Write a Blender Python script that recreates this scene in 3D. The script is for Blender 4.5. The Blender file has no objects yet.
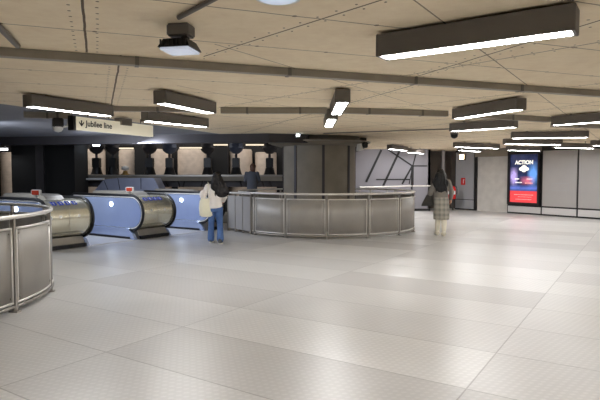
import bpy, bmesh, math, random
from mathutils import Vector, Matrix
random.seed(7)
S = bpy.context.scene
COL = S.collection
PI = math.pi
EYE = 1.575

# ------------------------------------------------------------------ camera, world, exposure
cd = bpy.data.cameras.new('camera'); cam = bpy.data.objects.new('camera', cd); COL.objects.link(cam)
cam.location = (0, 0, EYE); cam.rotation_euler = (math.radians(90 - 2.81), 0, 0)
cd.sensor_width = 36; cd.lens = 530 / 600 * 36; cd.clip_start = .05
S.camera = cam
w = bpy.data.worlds.new('world'); S.world = w; w.use_nodes = True
w.node_tree.nodes['Background'].inputs[0].default_value = (.8, .85, 1, 1)
w.node_tree.nodes['Background'].inputs[1].default_value = .05
S.view_settings.view_transform = 'Standard'; S.view_settings.look = 'None'
S.view_settings.exposure = 1.62; S.view_settings.gamma = 1; S.view_settings.use_curve_mapping = False
LAMP = 15.0       # strength of the fluorescent diffusers

U = Vector((.5455, .838, 0)); V = Vector((-.838, .5455, 0))     # the hall's plate grid

# ------------------------------------------------------------------ materials
def lin(c): return tuple((x / 12.92 if x <= .04045 else ((x + .055) / 1.055) ** 2.4) for x in c)
def mat(name, rgb, rough=.6, metal=0., var=.12, scale=6., bump=0., emit=None, es=0., bscale=None, spec=.5):
    """rgb in sRGB 0..1; two-tone noise variation"""
    m = bpy.data.materials.new(name); m.use_nodes = True
    nt = m.node_tree; b = nt.nodes['Principled BSDF']; L = nt.links
    c = lin(rgb)
    tc = nt.nodes.new('ShaderNodeTexCoord'); nz = nt.nodes.new('ShaderNodeTexNoise')
    nz.inputs['Scale'].default_value = scale; nz.inputs['Detail'].default_value = 5
    L.new(tc.outputs['Object'], nz.inputs['Vector'])
    mx = nt.nodes.new('ShaderNodeMix'); mx.data_type = 'RGBA'
    mx.inputs['A'].default_value = tuple(x * (1 - var) for x in c) + (1,)
    mx.inputs['B'].default_value = tuple(min(1, x * (1 + var)) for x in c) + (1,)
    L.new(nz.outputs['Fac'], mx.inputs['Factor']); L.new(mx.outputs['Result'], b.inputs['Base Color'])
    b.inputs['Roughness'].default_value = rough; b.inputs['Metallic'].default_value = metal
    b.inputs['Specular IOR Level'].default_value = spec
    if bump:
        bp = nt.nodes.new('ShaderNodeBump'); bp.inputs['Strength'].default_value = bump; bp.inputs['Distance'].default_value = .01
        n2 = nt.nodes.new('ShaderNodeTexNoise'); n2.inputs['Scale'].default_value = bscale or scale * 6; n2.inputs['Detail'].default_value = 4
        L.new(tc.outputs['Object'], n2.inputs['Vector']); L.new(n2.outputs['Fac'], bp.inputs['Height']); L.new(bp.outputs[0], b.inputs['Normal'])
    if emit:
        b.inputs['Emission Color'].default_value = lin(emit) + (1,); b.inputs['Emission Strength'].default_value = es
    return m

class NX:
    """tiny expression helper for node maths"""
    def __init__(s, nt): s.nt = nt
    def m(s, op, a, b=None, c=None):
        n = s.nt.nodes.new('ShaderNodeMath'); n.operation = op
        for i, v in enumerate((a, b, c)):
            if v is None: continue
            if isinstance(v, (int, float)): n.inputs[i].default_value = v
            else: s.nt.links.new(v, n.inputs[i])
        return n.outputs[0]
    def dot(s, x, y, nx, ny): return s.m('ADD', s.m('MULTIPLY', x, nx), s.m('MULTIPLY', y, ny))
    def near(s, v, c, wd): return s.m('LESS_THAN', s.m('ABSOLUTE', s.m('SUBTRACT', v, c)), wd)
    def per(s, v, c, p):   # signed distance to nearest of c + k p
        return s.m('SUBTRACT', s.m('MODULO', s.m('ADD', s.m('SUBTRACT', v, c), 1000 * p + p / 2), p), p / 2)
    def mx(s, a, b): return s.m('MAXIMUM', a, b)
    def pos(s):
        g = s.nt.nodes.new('ShaderNodeNewGeometry'); sp = s.nt.nodes.new('ShaderNodeSeparateXYZ')
        s.nt.links.new(g.outputs['Position'], sp.inputs[0]); return g.outputs['Position'], sp.outputs[0], sp.outputs[1], sp.outputs[2]
    def mixc(s, f, a, b):
        n = s.nt.nodes.new('ShaderNodeMix'); n.data_type = 'RGBA'
        for k, v in (('Factor', f), ('A', a), ('B', b)):
            if isinstance(v, tuple): n.inputs[k].default_value = v if len(v) == 4 else v + (1,)
            elif isinstance(v, float): n.inputs[k].default_value = v
            else: s.nt.links.new(v, n.inputs[k])
        return n.outputs['Result']
    def noise(s, vec, sc, det=4, rough=.5):
        n = s.nt.nodes.new('ShaderNodeTexNoise'); n.inputs['Scale'].default_value = sc; n.inputs['Detail'].default_value = det
        n.inputs['Roughness'].default_value = rough; s.nt.links.new(vec, n.inputs['Vector']); return n.outputs['Fac']

def floor_material():
    m = bpy.data.materials.new('stud_plate_floor'); m.use_nodes = True; nt = m.node_tree; b = nt.nodes['Principled BSDF']; e = NX(nt)
    P, x, y, z = e.pos()
    a = e.dot(x, y, .838, -.5455); c = e.dot(x, y, .5455, .838)
    ja = e.per(a, -3.96, 2.9); jc = e.per(c, 2.935, .93)
    joint = e.mx(e.m('LESS_THAN', e.m('ABSOLUTE', ja), .006), e.m('LESS_THAN', e.m('ABSOLUTE', jc), .006))
    ia = e.m('FLOOR', e.m('DIVIDE', e.m('ADD', a, 3.96), 2.9)); ic = e.m('FLOOR', e.m('DIVIDE', e.m('SUBTRACT', c, 2.935), .93))
    wn = nt.nodes.new('ShaderNodeTexWhiteNoise'); wn.noise_dimensions = '2D'
    cb = nt.nodes.new('ShaderNodeCombineXYZ'); nt.links.new(ia, cb.inputs[0]); nt.links.new(ic, cb.inputs[1]); nt.links.new(cb.outputs[0], wn.inputs['Vector'])
    plate = wn.outputs['Value']
    # raised studs in diagonal rows
    p = e.m('MULTIPLY', e.m('ADD', a, c), 2 * PI / .15); q = e.m('MULTIPLY', e.m('SUBTRACT', a, c), 2 * PI / .10)
    st = e.m('MULTIPLY', e.m('SINE', p), e.m('SINE', q))
    stud = e.m('SMOOTH_MIN', e.m('MAXIMUM', st, 0.1), .6, .3)
    n1 = e.noise(P, 1.3, 5, .6); n2 = e.noise(P, 14., 4, .6)
    base = e.mixc(n1, lin((.86, .855, .845)), lin((.96, .955, .945)))
    dirt = e.mixc(e.m('MULTIPLY', n2, .16), base, lin((.72, .69, .65)))
    c2 = e.mixc(e.m('MULTIPLY', plate, .38), dirt, lin((.62, .60, .59)))
    c2 = e.mixc(e.m('MULTIPLY', e.m('SUBTRACT', 1.0, stud), .27), c2, lin((.55, .535, .52)))
    c3 = e.mixc(e.m('MULTIPLY', joint, .42), c2, lin((.35, .32, .30)))
    nt.links.new(c3, b.inputs['Base Color'])
    b.inputs['Metallic'].default_value = .25
    r = e.m('ADD', e.m('ADD', .23, e.m('MULTIPLY', n1, .16)), e.m('MULTIPLY', plate, .08)); nt.links.new(r, b.inputs['Roughness'])
    bp = nt.nodes.new('ShaderNodeBump'); bp.inputs['Strength'].default_value = .12; bp.inputs['Distance'].default_value = .002
    h = e.m('SUBTRACT', stud, e.m('MULTIPLY', joint, 1.0)); nt.links.new(h, bp.inputs['Height']); nt.links.new(bp.outputs[0], b.inputs['Normal'])
    return m

def ceiling_material():
    m = bpy.data.materials.new('board_marked_concrete'); m.use_nodes = True; nt = m.node_tree; b = nt.nodes['Principled BSDF']; e = NX(nt)
    P, x, y, z = e.pos()
    nzv = e.m('MULTIPLY', e.m('SUBTRACT', e.noise(P, 3., 3), .5), .02)
    p = e.m('ADD', e.dot(x, y, .934, .356), nzv); q = e.m('ADD', e.dot(x, y, -.356, .934), nzv)
    lines = e.m('LESS_THAN', e.m('ABSOLUTE', e.per(q, 4.25, .89)), .007)
    par = e.m('MULTIPLY', e.m('GREATER_THAN', q, 5.0), .28)
    pp = e.m('SUBTRACT', p, par)
    pl = e.per(pp, -.07, 3.3)
    lines2 = e.m('LESS_THAN', e.m('ABSOLUTE', pl), .009)
    # bolt holes beside the long joints
    def dots(dist, along, off, sp, r):
        da = e.per(along, 0., sp); dd = e.m('SUBTRACT', e.m('ABSOLUTE', dist), off)
        return e.m('LESS_THAN', e.m('ADD', e.m('MULTIPLY', da, da), e.m('MULTIPLY', dd, dd)), r * r)
    bolts = dots(pl, q, .085, .13, .011)
    bolts2 = dots(e.per(q, 4.25, .89), p, .0, .62, .018)
    # diagonal joints
    d1 = e.dot(x, y, .838, -.5455); l3 = e.m('LESS_THAN', e.m('ABSOLUTE', e.per(d1, -1.2, 1.75)), .006)
    d2 = e.dot(x, y, .751, .66); l4 = e.m('LESS_THAN', e.m('ABSOLUTE', e.per(d2, 2.52, 2.1)), .008)
    bolts3 = dots(e.per(d2, 2.52, 2.1), d1, .05, .17, .010)
    rt = e.m('GREATER_THAN', p, .9)
    l3 = e.m('MULTIPLY', l3, rt); l4 = e.m('MULTIPLY', l4, rt); bolts3 = e.m('MULTIPLY', bolts3, rt)
    n1 = e.noise(P, .9, 6, .6); n2 = e.noise(P, 7., 6, .7)
    st = nt.nodes.new('ShaderNodeMapping'); st.inputs['Rotation'].default_value = (0, 0, -.364); st.inputs['Scale'].default_value = (.6, 5, 1)
    nt.links.new(P, st.inputs[0]); n3 = e.noise(st.outputs[0], 2.2, 4, .6)
    c = e.mixc(n1, lin((.93, .855, .73)), lin((1., .945, .83)))
    c = e.mixc(e.m('MULTIPLY', e.m('POWER', n2, 1.5), .75), c, lin((.80, .68, .53)))
    c = e.mixc(e.m('MULTIPLY', n3, .30), c, lin((1., .96, .87)))
    j = e.mx(e.mx(e.m('MULTIPLY', lines, .7), e.m('MULTIPLY', lines2, .9)), e.mx(e.m('MULTIPLY', l3, .7), e.m('MULTIPLY', l4, .85)))
    j = e.mx(j, e.m('MULTIPLY', e.mx(e.mx(bolts, bolts2), bolts3), .8))
    c = e.mixc(j, c, lin((.27, .20, .14)))
    nt.links.new(c, b.inputs['Base Color']); b.inputs['Roughness'].default_value = .85
    bp = nt.nodes.new('ShaderNodeBump'); bp.inputs['Strength'].default_value = .35; bp.inputs['Distance'].default_value = .01
    nt.links.new(e.m('SUBTRACT', n2, j), bp.inputs['Height']); nt.links.new(bp.outputs[0], b.inputs['Normal'])
    return m

def perforated(name, rgb):
    m = bpy.data.materials.new(name); m.use_nodes = True; nt = m.node_tree; b = nt.nodes['Principled BSDF']; e = NX(nt)
    tc = nt.nodes.new('ShaderNodeTexCoord'); sp = nt.nodes.new('ShaderNodeSeparateXYZ'); nt.links.new(tc.outputs['UV'], sp.inputs[0])
    f = 2 * PI / .022
    s1 = e.m('SINE', e.m('MULTIPLY', e.m('ADD', sp.outputs[0], sp.outputs[1]), f)); s2 = e.m('SINE', e.m('MULTIPLY', e.m('SUBTRACT', sp.outputs[0], sp.outputs[1]), f))
    h = e.m('MULTIPLY', s1, s2); hole = e.m('GREATER_THAN', h, .3)
    n = e.noise(tc.outputs['Object'], 2.5, 5)
    c = e.mixc(n, lin(tuple(x * .9 for x in rgb)), lin(tuple(min(1, x * 1.12) for x in rgb)))
    c = e.mixc(e.m('MULTIPLY', hole, .5), c, lin((.20, .19, .17)))
    nt.links.new(c, b.inputs['Base Color']); b.inputs['Metallic'].default_value = .2; b.inputs['Roughness'].default_value = .45
    return m

M = {}
M['floor'] = floor_material(); M['ceiling'] = ceiling_material()
M['ceiling_shade'] = mat('shade_grey_ceiling', (.50, .50, .52), .8, var=.15, scale=1.2, bump=.2)  # shade on the ceiling over the escalators, put into the colour
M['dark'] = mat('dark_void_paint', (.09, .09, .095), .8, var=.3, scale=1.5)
M['black'] = mat('black_frame', (.06, .055, .06), .45, var=.2)
M['darkbeam'] = mat('dark_steel_beam', (.26, .25, .26), .55, .3, var=.3, scale=2)
M['housing'] = mat('grey_brown_lamp_housing', (.43, .41, .39), .5, .05, var=.12, scale=3)
M['trunk'] = mat('grey_brown_trunking', (.60, .57, .52), .6, .05, var=.25, scale=4)
M['lamp'] = mat('lit_diffuser', (1, 1, 1), .5, emit=(.985, .99, 1), es=LAMP)
M['lamp_far'] = mat('lit_cool_diffuser', (1, 1, 1), .5, emit=(.85, .92, 1), es=8)
M['warm_lamp'] = mat('lit_warm_diffuser', (1, 1, 1), .5, emit=(1, .92, .78), es=.35)
M['steel'] = mat('brushed_steel', (.90, .885, .86), .3, .35, var=.1, scale=5)
M['dullsteel'] = mat('dull_steel', (.62, .60, .57), .38, .5, var=.15, scale=5)
M['perf'] = perforated('perforated_steel_sheet', (.62, .60, .57))
M['perf_ring'] = perforated('perforated_dark_steel_sheet', (.66, .64, .61))
M['barrel'] = mat('warm_steel_cladding', (.96, .93, .85), .24, .75, var=.16, scale=4, bump=.05)
M['blue'] = mat('blue_lit_steel_side', (.76, .82, .97), .17, .6, var=.15, scale=2)  # stainless sides; the cool light falling on them is put into the colour
M['rubber'] = mat('black_rubber', (.04, .035, .04), .45, var=.2)
M['concrete'] = mat('grey_concrete', (.55, .52, .47), .75, var=.25, scale=2.2, bump=.3)
M['column'] = mat('column_concrete', (.53, .50, .45), .7, var=.45, scale=1.6, bump=.25)
M['paleconc'] = mat('pale_stained_concrete', (.77, .755, .73), .8, var=.22, scale=3, bump=.3)
M['panel'] = mat('grey_wall_panel', (.64, .625, .615), .42, .1, var=.06, scale=2)
M['dado'] = mat('pale_grey_dado_panel', (.78, .77, .765), .42, .1, var=.05, scale=2)
M['mauve'] = mat('pale_mauve_panel', (.55, .54, .56), .5, .1, var=.12, scale=.8)
M['slate'] = mat('slate_panel', (.64, .64, .65), .42, .1, var=.06)
M['brown'] = mat('dark_brown_recess', (.42, .39, .36), .7, var=.3, scale=2)
M['pile'] = mat('pale_shaft_concrete', (.78, .72, .66), .8, var=.28, scale=5, bump=.5)
M['domeblue'] = mat('blue_grey_cast_steel', (.36, .39, .46), .5, .3, var=.2)
M['hood'] = mat('blue_grey_hood_sheet', (.56, .58, .66), .4, .3, var=.2, scale=3)
M['white'] = mat('white_plastic', (.86, .86, .85), .5, var=.05)
M['offwhite'] = mat('off_white_sign_face', (.90, .88, .80), .5, var=.05, emit=(1, .97, .88), es=.08)
M['ink'] = mat('black_lettering', (.06, .06, .07), .6, var=.1)
M['red'] = mat('red_enamel', (.80, .10, .08), .4, var=.12)
M['redsign'] = mat('red_orange_sign', (.75, .25, .15), .5, var=.12)
M['labelblue'] = mat('blue_sticker', (.12, .25, .70), .5, var=.1)
M['skin'] = mat('skin', (.80, .60, .50), .5, var=.06, scale=20)
M['hair'] = mat('dark_brown_hair', (.06, .035, .035), .5, var=.4, scale=30, bump=.4)
M['hairblack'] = mat('black_hair', (.03, .025, .03), .42, var=.4, scale=30, bump=.4)
M['sweater'] = mat('cream_knit', (.97, .94, .91), .9, var=.06, scale=18, bump=.5)
M['jeans'] = mat('blue_denim', (.30, .42, .62), .85, var=.18, scale=12, bump=.3)
M['tote'] = mat('cream_canvas', (.96, .94, .84), .85, var=.07, scale=12, bump=.3)
M['shoe'] = mat('grey_shoe', (.30, .31, .33), .7, var=.1)
M['sole'] = mat('white_sole', (.85, .85, .82), .7, var=.05)
M['boot'] = mat('cream_leather', (.98, .95, .87), .45, var=.05)
M['coat'] = mat('grey_brown_wool', (.52, .50, .47), .9, var=.15, scale=14, bump=.4)
M['bag'] = mat('dark_grey_bag_cloth', (.25, .24, .22), .8, var=.15)
M['eye'] = mat('eye_dark', (.08, .05, .04), .2)
M['lip'] = mat('lip', (.70, .36, .34), .5)
M['disc'] = mat('pale_blue_disc', (.80, .86, .92), .5, emit=(.85, .9, 1), es=.15)

def plaid():
    m = bpy.data.materials.new('grey_brown_plaid'); m.use_nodes = True; nt = m.node_tree; b = nt.nodes['Principled BSDF']; e = NX(nt)
    tc = nt.nodes.new('ShaderNodeTexCoord'); sp = nt.nodes.new('ShaderNodeSeparateXYZ'); nt.links.new(tc.outputs['Object'], sp.inputs[0])
    vx = e.m('LESS_THAN', e.m('ABSOLUTE', e.per(sp.outputs[0], .03, .11)), .02); vz = e.m('LESS_THAN', e.m('ABSOLUTE', e.per(sp.outputs[2], .02, .13)), .024)
    tx = e.m('LESS_THAN', e.m('ABSOLUTE', e.per(sp.outputs[0], .08, .11)), .005); tz = e.m('LESS_THAN', e.m('ABSOLUTE', e.per(sp.outputs[2], .085, .13)), .006)
    c = e.mixc(e.m('MULTIPLY', e.m('ADD', vx, vz), .42), lin((.66, .64, .59)), lin((.48, .48, .47)))
    c = e.mixc(e.m('MULTIPLY', e.mx(tx, tz), .25), c, lin((.85, .82, .75)))
    nt.links.new(c, b.inputs['Base Color']); b.inputs['Roughness'].default_value = .9
    return m
M['plaid'] = plaid()

def poster_material():
    """night scene artwork of a lit advertising screen, generic shapes only; emission because the screen is backlit"""
    m = bpy.data.materials.new('lit_poster_artwork'); m.use_nodes = True; nt = m.node_tree; b = nt.nodes['Principled BSDF']; e = NX(nt)
    tc = nt.nodes.new('ShaderNodeTexCoord'); sp = nt.nodes.new('ShaderNodeSeparateXYZ'); nt.links.new(tc.outputs['Object'], sp.inputs[0])
    x, z = sp.outputs[0], sp.outputs[2]     # object x: -0.6..0.6, z: 0..1.85
    n = e.noise(tc.outputs['Object'], 2.2, 5, .65); n2 = e.noise(tc.outputs['Object'], 6., 3, .6)
    def band(v, c0, wdt): return e.m('SUBTRACT', 1.0, e.m('MINIMUM', e.m('ABSOLUTE', e.m('DIVIDE', e.m('SUBTRACT', v, c0), wdt)), 1.0))
    base = e.mixc(e.m('MULTIPLY', n2, n), lin((.02, .025, .07)), lin((.28, .34, .60)))
    glow = e.m('MULTIPLY', band(x, .40, .28), band(z, 1.10, .55))
    c = e.mixc(e.m('MULTIPLY', e.m('MULTIPLY', glow, n), 3.0), base, lin((.40, .62, .92)))
    g2 = e.m('MULTIPLY', band(x, -.45, .2), band(z, 1.0, .40))
    c = e.mixc(e.m('MINIMUM', e.m('MULTIPLY', g2, e.m('MULTIPLY', n2, 3.5)), 1.0), c, lin((.75, .68, .95)))
    g3 = e.m('MULTIPLY', band(x, .15, .35), band(z, .85, .2))
    c = e.mixc(e.m('MINIMUM', e.m('MULTIPLY', g3, e.m('MULTIPLY', n2, 2.2)), 1.0), c, lin((.85, .45, .55)))
    g4 = band(z, .56, .14)
    c = e.mixc(e.m('MULTIPLY', g4, e.m('MULTIPLY', n, 1.2)), c, lin((.45, .55, .95)))
    red = e.m('LESS_THAN', z, .45)
    c = e.mixc(red, c, lin((.90, .28, .30)))
    nt.links.new(c, b.inputs['Base Color']); nt.links.new(c, b.inputs['Emission Color']); b.inputs['Emission Strength'].default_value = .2
    b.inputs['Roughness'].default_value = .25
    return m
M['poster'] = poster_material()
M['glow_white'] = mat('lit_white_lettering', (.95, .95, .92), .4, emit=(1, 1, .95), es=.3)
M['glow_pink'] = mat('lit_pink_lettering', (.95, .6, .6), .4, emit=(1, .7, .66), es=.15)

# ------------------------------------------------------------------ mesh helpers
def obj(name, bm, m, parent=None, smooth=False):
    me = bpy.data.meshes.new(name); bmesh.ops.recalc_face_normals(bm, faces=bm.faces[:]); bm.to_mesh(me); bm.free()
    me.materials.append(m)
    if smooth:
        for p in me.polygons: p.use_smooth = True
        try: me.set_sharp_from_angle(angle=math.radians(40))
        except Exception: pass
    o = bpy.data.objects.new(name, me); COL.objects.link(o)
    if parent: o.parent = parent
    return o
def thing(name, label, cat, loc=(0, 0, 0), rz=0, group=None):
    o = bpy.data.objects.new(name, None); COL.objects.link(o); o.location = loc; o.rotation_euler = (0, 0, rz); o.empty_display_size = .2
    o['label'] = label; o['category'] = cat
    if group: o['group'] = group
    return o
def tag(o, label, cat, group=None):
    o['label'] = label; o['category'] = cat
    if group: o['group'] = group
    return o
def struct(name, bm, m, smooth=False):
    o = obj(name, bm, m, None, smooth); o['kind'] = 'structure'; return o
def new(): return bmesh.new()
def box(bm, c, s, rot=None, bevel=0):
    r = bmesh.ops.create_cube(bm, size=1)
    vs = r['verts']
    for v in vs: v.co = Vector((v.co.x * s[0], v.co.y * s[1], v.co.z * s[2]))
    if bevel:
        es = list({e for v in vs for e in v.link_edges})
        rb = bmesh.ops.bevel(bm, geom=es, offset=bevel, segments=2, affect='EDGES'); vs = list({v for f in rb['faces'] for v in f.verts} | {v for v in vs if v.is_valid})
    for v in vs:
        co = v.co.copy()
        if rot is not None: co = rot @ co
        v.co = co + Vector(c)
    return bm
def prism(bm, poly, z0, z1):
    a = [bm.verts.new((x, y, z0)) for x, y in poly]; b = [bm.verts.new((x, y, z1)) for x, y in poly]
    n = len(poly); bm.faces.new(a); bm.faces.new(b)
    for i in range(n): bm.faces.new((a[i], a[(i + 1) % n], b[(i + 1) % n], b[i]))
    return bm
def prism_axis(bm, poly, d0, d1, o, s, t, nrm):
    """poly in (s,t) plane at origin o, extruded along nrm from d0 to d1"""
    o, s, t, nrm = map(Vector, (o, s, t, nrm))
    a = [bm.verts.new(o + s * x + t * y + nrm * d0) for x, y in poly]; b = [bm.verts.new(o + s * x + t * y + nrm * d1) for x, y in poly]
    n = len(poly); bm.faces.new(a); bm.faces.new(b)
    for i in range(n): bm.faces.new((a[i], a[(i + 1) % n], b[(i + 1) % n], b[i]))
    return bm
def tube(bm, pts, r, n=10, closed=False, flat=None):
    pts = [Vector(p) for p in pts]; N = len(pts); rings = []
    rs = r if isinstance(r, (list, tuple)) else [r] * N
    prev = None
    for i, p in enumerate(pts):
        if closed: d = pts[(i + 1) % N] - pts[i - 1]
        else: d = pts[min(i + 1, N - 1)] - pts[max(i - 1, 0)]
        d.normalize()
        ref = Vector((0, 0, 1)) if abs(d.z) < .95 else Vector((1, 0, 0))
        if prev is not None and not closed:
            x = prev - d * prev.dot(d)
            if x.length < 1e-4: x = ref.cross(d)
        else: x = ref.cross(d)
        x.normalize(); prev = x; y = d.cross(x)
        rx = ry = rs[i]
        if isinstance(rs[i], tuple): rx, ry = rs[i]
        rings.append([bm.verts.new(p + x * rx * math.cos(2 * PI * k / n) + y * ry * math.sin(2 * PI * k / n)) for k in range(n)])
    M_ = N if closed else N - 1
    for i in range(M_):
        A, B = rings[i], rings[(i + 1) % N]
        for k in range(n): bm.faces.new((A[k], A[(k + 1) % n], B[(k + 1) % n], B[k]))
    if not closed: bm.faces.new(rings[0]); bm.faces.new(rings[-1])
    return bm
def lathe(bm, prof, n=32, c=(0, 0, 0)):
    c = Vector(c); rings = []
    for r, z in prof:
        if r < 1e-5: rings.append([bm.verts.new(c + Vector((0, 0, z)))])
        else: rings.append([bm.verts.new(c + Vector((r * math.cos(2 * PI * k / n), r * math.sin(2 * PI * k / n), z))) for k in range(n)])
    for A, B in zip(rings, rings[1:]):
        for k in range(n):
            k2 = (k + 1) % n
            if len(A) == 1 and len(B) == 1: continue
            if len(A) == 1: bm.faces.new((A[0], B[k], B[k2]))
            elif len(B) == 1: bm.faces.new((A[k], A[k2], B[0]))
            else: bm.faces.new((A[k], A[k2], B[k2], B[k]))
    if len(rings[0]) > 1: bm.faces.new(rings[0])
    if len(rings[-1]) > 1: bm.faces.new(rings[-1])
    return bm
def ball(bm, c, r, n=16, rot=None):
    res = bmesh.ops.create_uvsphere(bm, u_segments=n, v_segments=max(6, n // 2 + 2), radius=1)
    rr = r if isinstance(r, tuple) else (r, r, r)
    for v in res['verts']:
        co = Vector((v.co.x * rr[0], v.co.y * rr[1], v.co.z * rr[2]))
        if rot is not None: co = rot @ co
        v.co = co + Vector(c)
    return bm
def arc_panel(bm, R0, R1, a0, a1, z0, z1, n=8):
    """curved slab, uv = metres"""
    uv = bm.loops.layers.uv.verify()
    g = {}
    for i in range(n + 1):
        a = a0 + (a1 - a0) * i / n
        for k, R in enumerate((R0, R1)):
            for j, z in enumerate((z0, z1)): g[i, k, j] = (bm.verts.new((R * math.cos(a), R * math.sin(a), z)), a * R1, z)
    def q(*ks):
        f = bm.faces.new([g[k][0] for k in ks])
        for l, k in zip(f.loops, ks): l[uv].uv = (g[k][1], g[k][2])
        f.smooth = True
    for i in range(n):
        q((i, 1, 0), (i + 1, 1, 0), (i + 1, 1, 1), (i, 1, 1)); q((i, 0, 0), (i, 0, 1), (i + 1, 0, 1), (i + 1, 0, 0))
        q((i, 0, 1), (i, 1, 1), (i + 1, 1, 1), (i + 1, 0, 1)); q((i, 0, 0), (i + 1, 0, 0), (i + 1, 1, 0), (i, 1, 0))
    for i in (0, n): q((i, 0, 0), (i, 1, 0), (i, 1, 1), (i, 0, 1))
    return bm
def text(name, s, size, m, parent, loc, rot, ext=.002, align='LEFT', bold=0):
    cu = bpy.data.curves.new(name, 'FONT'); cu.body = s; cu.size = size; cu.extrude = ext; cu.align_x = align; cu.offset = bold
    t = bpy.data.objects.new(name, cu); COL.objects.link(t)
    dg = bpy.context.evaluated_depsgraph_get(); me = bpy.data.meshes.new_from_object(t.evaluated_get(dg))
    COL.objects.unlink(t); bpy.data.objects.remove(t)
    me.materials.clear(); me.materials.append(m)
    o = bpy.data.objects.new(name, me); COL.objects.link(o); o.parent = parent; o.location = loc; o.rotation_euler = rot
    return o
def blob(name, bm, voxel, m, parent, smooth_it=6):
    """fuse closed overlapping volumes into one continuous skin"""
    me = bpy.data.meshes.new(name); bmesh.ops.recalc_face_normals(bm, faces=bm.faces[:]); bm.to_mesh(me); bm.free()
    t = bpy.data.objects.new(name, me); COL.objects.link(t)
    r = t.modifiers.new('r', 'REMESH'); r.mode = 'VOXEL'; r.voxel_size = voxel
    s = t.modifiers.new('s', 'SMOOTH'); s.factor = .5; s.iterations = smooth_it
    dg = bpy.context.evaluated_depsgraph_get(); me2 = bpy.data.meshes.new_from_object(t.evaluated_get(dg))
    COL.objects.unlink(t); bpy.data.objects.remove(t)
    for p in me2.polygons: p.use_smooth = True
    me2.materials.clear(); me2.materials.append(m); me2.name = name
    o = bpy.data.objects.new(name, me2); COL.objects.link(o); o.parent = parent
    return o

# ================================================================== SETTING
CZ = 2.625
struct('floor', prism(new(), [(-14, -6), (14.6, -6), (14.6, 27), (-3.3, 27), (-3.3, 18.1), (-11, 6.5), (-14, 2.0)], -.3, 0), M['floor'])
ce = [(-14, -6), (14.6, -6), (14.6, 27), (1.9, 27), (1.7, 15.6), (.2, 14.1), (-.8, 13.75), (-2.1, 14.0)]
struct('ceiling', prism(new(), ce + [(-4.6, 7.7), (-6.2, 3.5), (-14, 1.5)], CZ, CZ + .3), M['ceiling'])
struct('ceiling_shaded', prism(new(), [(-14, 1.5), (-6.2, 3.5), (-4.6, 7.7), (-2.1, 14.0), (-14, 16.1)], CZ, CZ + .3), M['ceiling_shade'])  # unlit part of the ceiling, its shade given as a darker grey
# dark edge beam over the escalator shaft
bm = new(); prism(bm, [(-14, 16.1), (-2.1, 14.0), (-.8, 13.75), (.2, 14.1), (.25, 14.4), (-.7, 14.1), (-2.1, 14.35), (-14, 16.5)], 2.40, CZ + .3)
struct('trim_1', bm, M['darkbeam'])
struct('ceiling_void', prism(new(), [(-14, 16.4), (-.9, 14.1), (.2, 14.4), (1.7, 15.9), (1.9, 27), (-14, 27)], 4.6, 4.8), M['dark'])
bm = new(); prism(bm, [(1.7, 15.6), (1.95, 15.6), (2.1, 27), (1.9, 27)], 2.35, 4.6); struct('trim_2', bm, M['darkbeam'])
# outer walls
struct('floor_void', prism(new(), [(-14, 2), (-11, 6.5), (-3.3, 18.1), (-3.3, 27), (-14, 27)], -4.2, -4.0), M['dark'])
struct('wall_left', prism(new(), [(-14.2, -6), (-14, -6), (-14, 27), (-14.2, 27)], -4, 4.8), M['concrete'])
struct('wall_rear', prism(new(), [(-14, -6.2), (14.6, -6.2), (14.6, -6), (-14, -6)], 0, CZ), M['concrete'])
struct('wall_right', prism(new(), [(14.6, -6), (14.8, -6), (14.8, 11.8), (14.6, 11.8)], 0, CZ), M['panel'])
struct('wall_shaft', prism(new(), [(-14, 22.9), (3.2, 22.9), (3.2, 23.1), (-14, 23.1)], -4, 4.7), M['dark'])

# ---- poster wall, running (8.4,21.4)->(14.6,11.7)
WD = Vector((.54, -.842, 0)).normalized(); WN = Vector((-.842, -.54, 0)).normalized()   # along, towards the hall
W0 = Vector((8.40, 21.4, 0)); wr = math.atan2(WD.y, WD.x)
def wpt(t, out=0., z=0.): p = W0 + WD * t + WN * out; return Vector((p.x, p.y, z))
bm = new(); prism_axis(bm, [(-.02, 0), (11.6, 0), (11.6, CZ), (-.02, CZ)], -.25, 0, W0, WD, (0, 0, 1), WN)
struct('wall_poster', bm, M['black'])
joints = [0, 1.485, 2.88, 4.3, 5.72, 7.14, 8.56, 9.98, 11.4]
for i in range(8):
    a, b_ = joints[i] + .035, joints[i + 1] - .035
    if i > 0:
        bm = new(); prism_axis(bm, [(a, .36), (b_, .36), (b_, 2.45), (a, 2.45)], .0, .03, W0, WD, (0, 0, 1), WN)
        p = struct('wall_panel', bm, M['panel'])
    bm = new(); prism_axis(bm, [(a, .06), (b_, .06), (b_, .30), (a, .30)], .0, .03, W0, WD, (0, 0, 1), WN)
    struct('wall_dado', bm, M['dado'])
# faint service hatch outline in the second panel
bm = new()
for (x0, x1, z0, z1) in ((1.9, 2.55, .96, .975), (1.9, 2.55, 1.22, 1.235), (1.9, 1.915, .96, 1.235), (2.535, 2.55, .96, 1.235)):
    prism_axis(bm, [(x0, z0), (x1, z0), (x1, z1), (x0, z1)], .03, .034, W0, WD, (0, 0, 1), WN)
struct('trim_3', bm, M['slate'])
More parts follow.
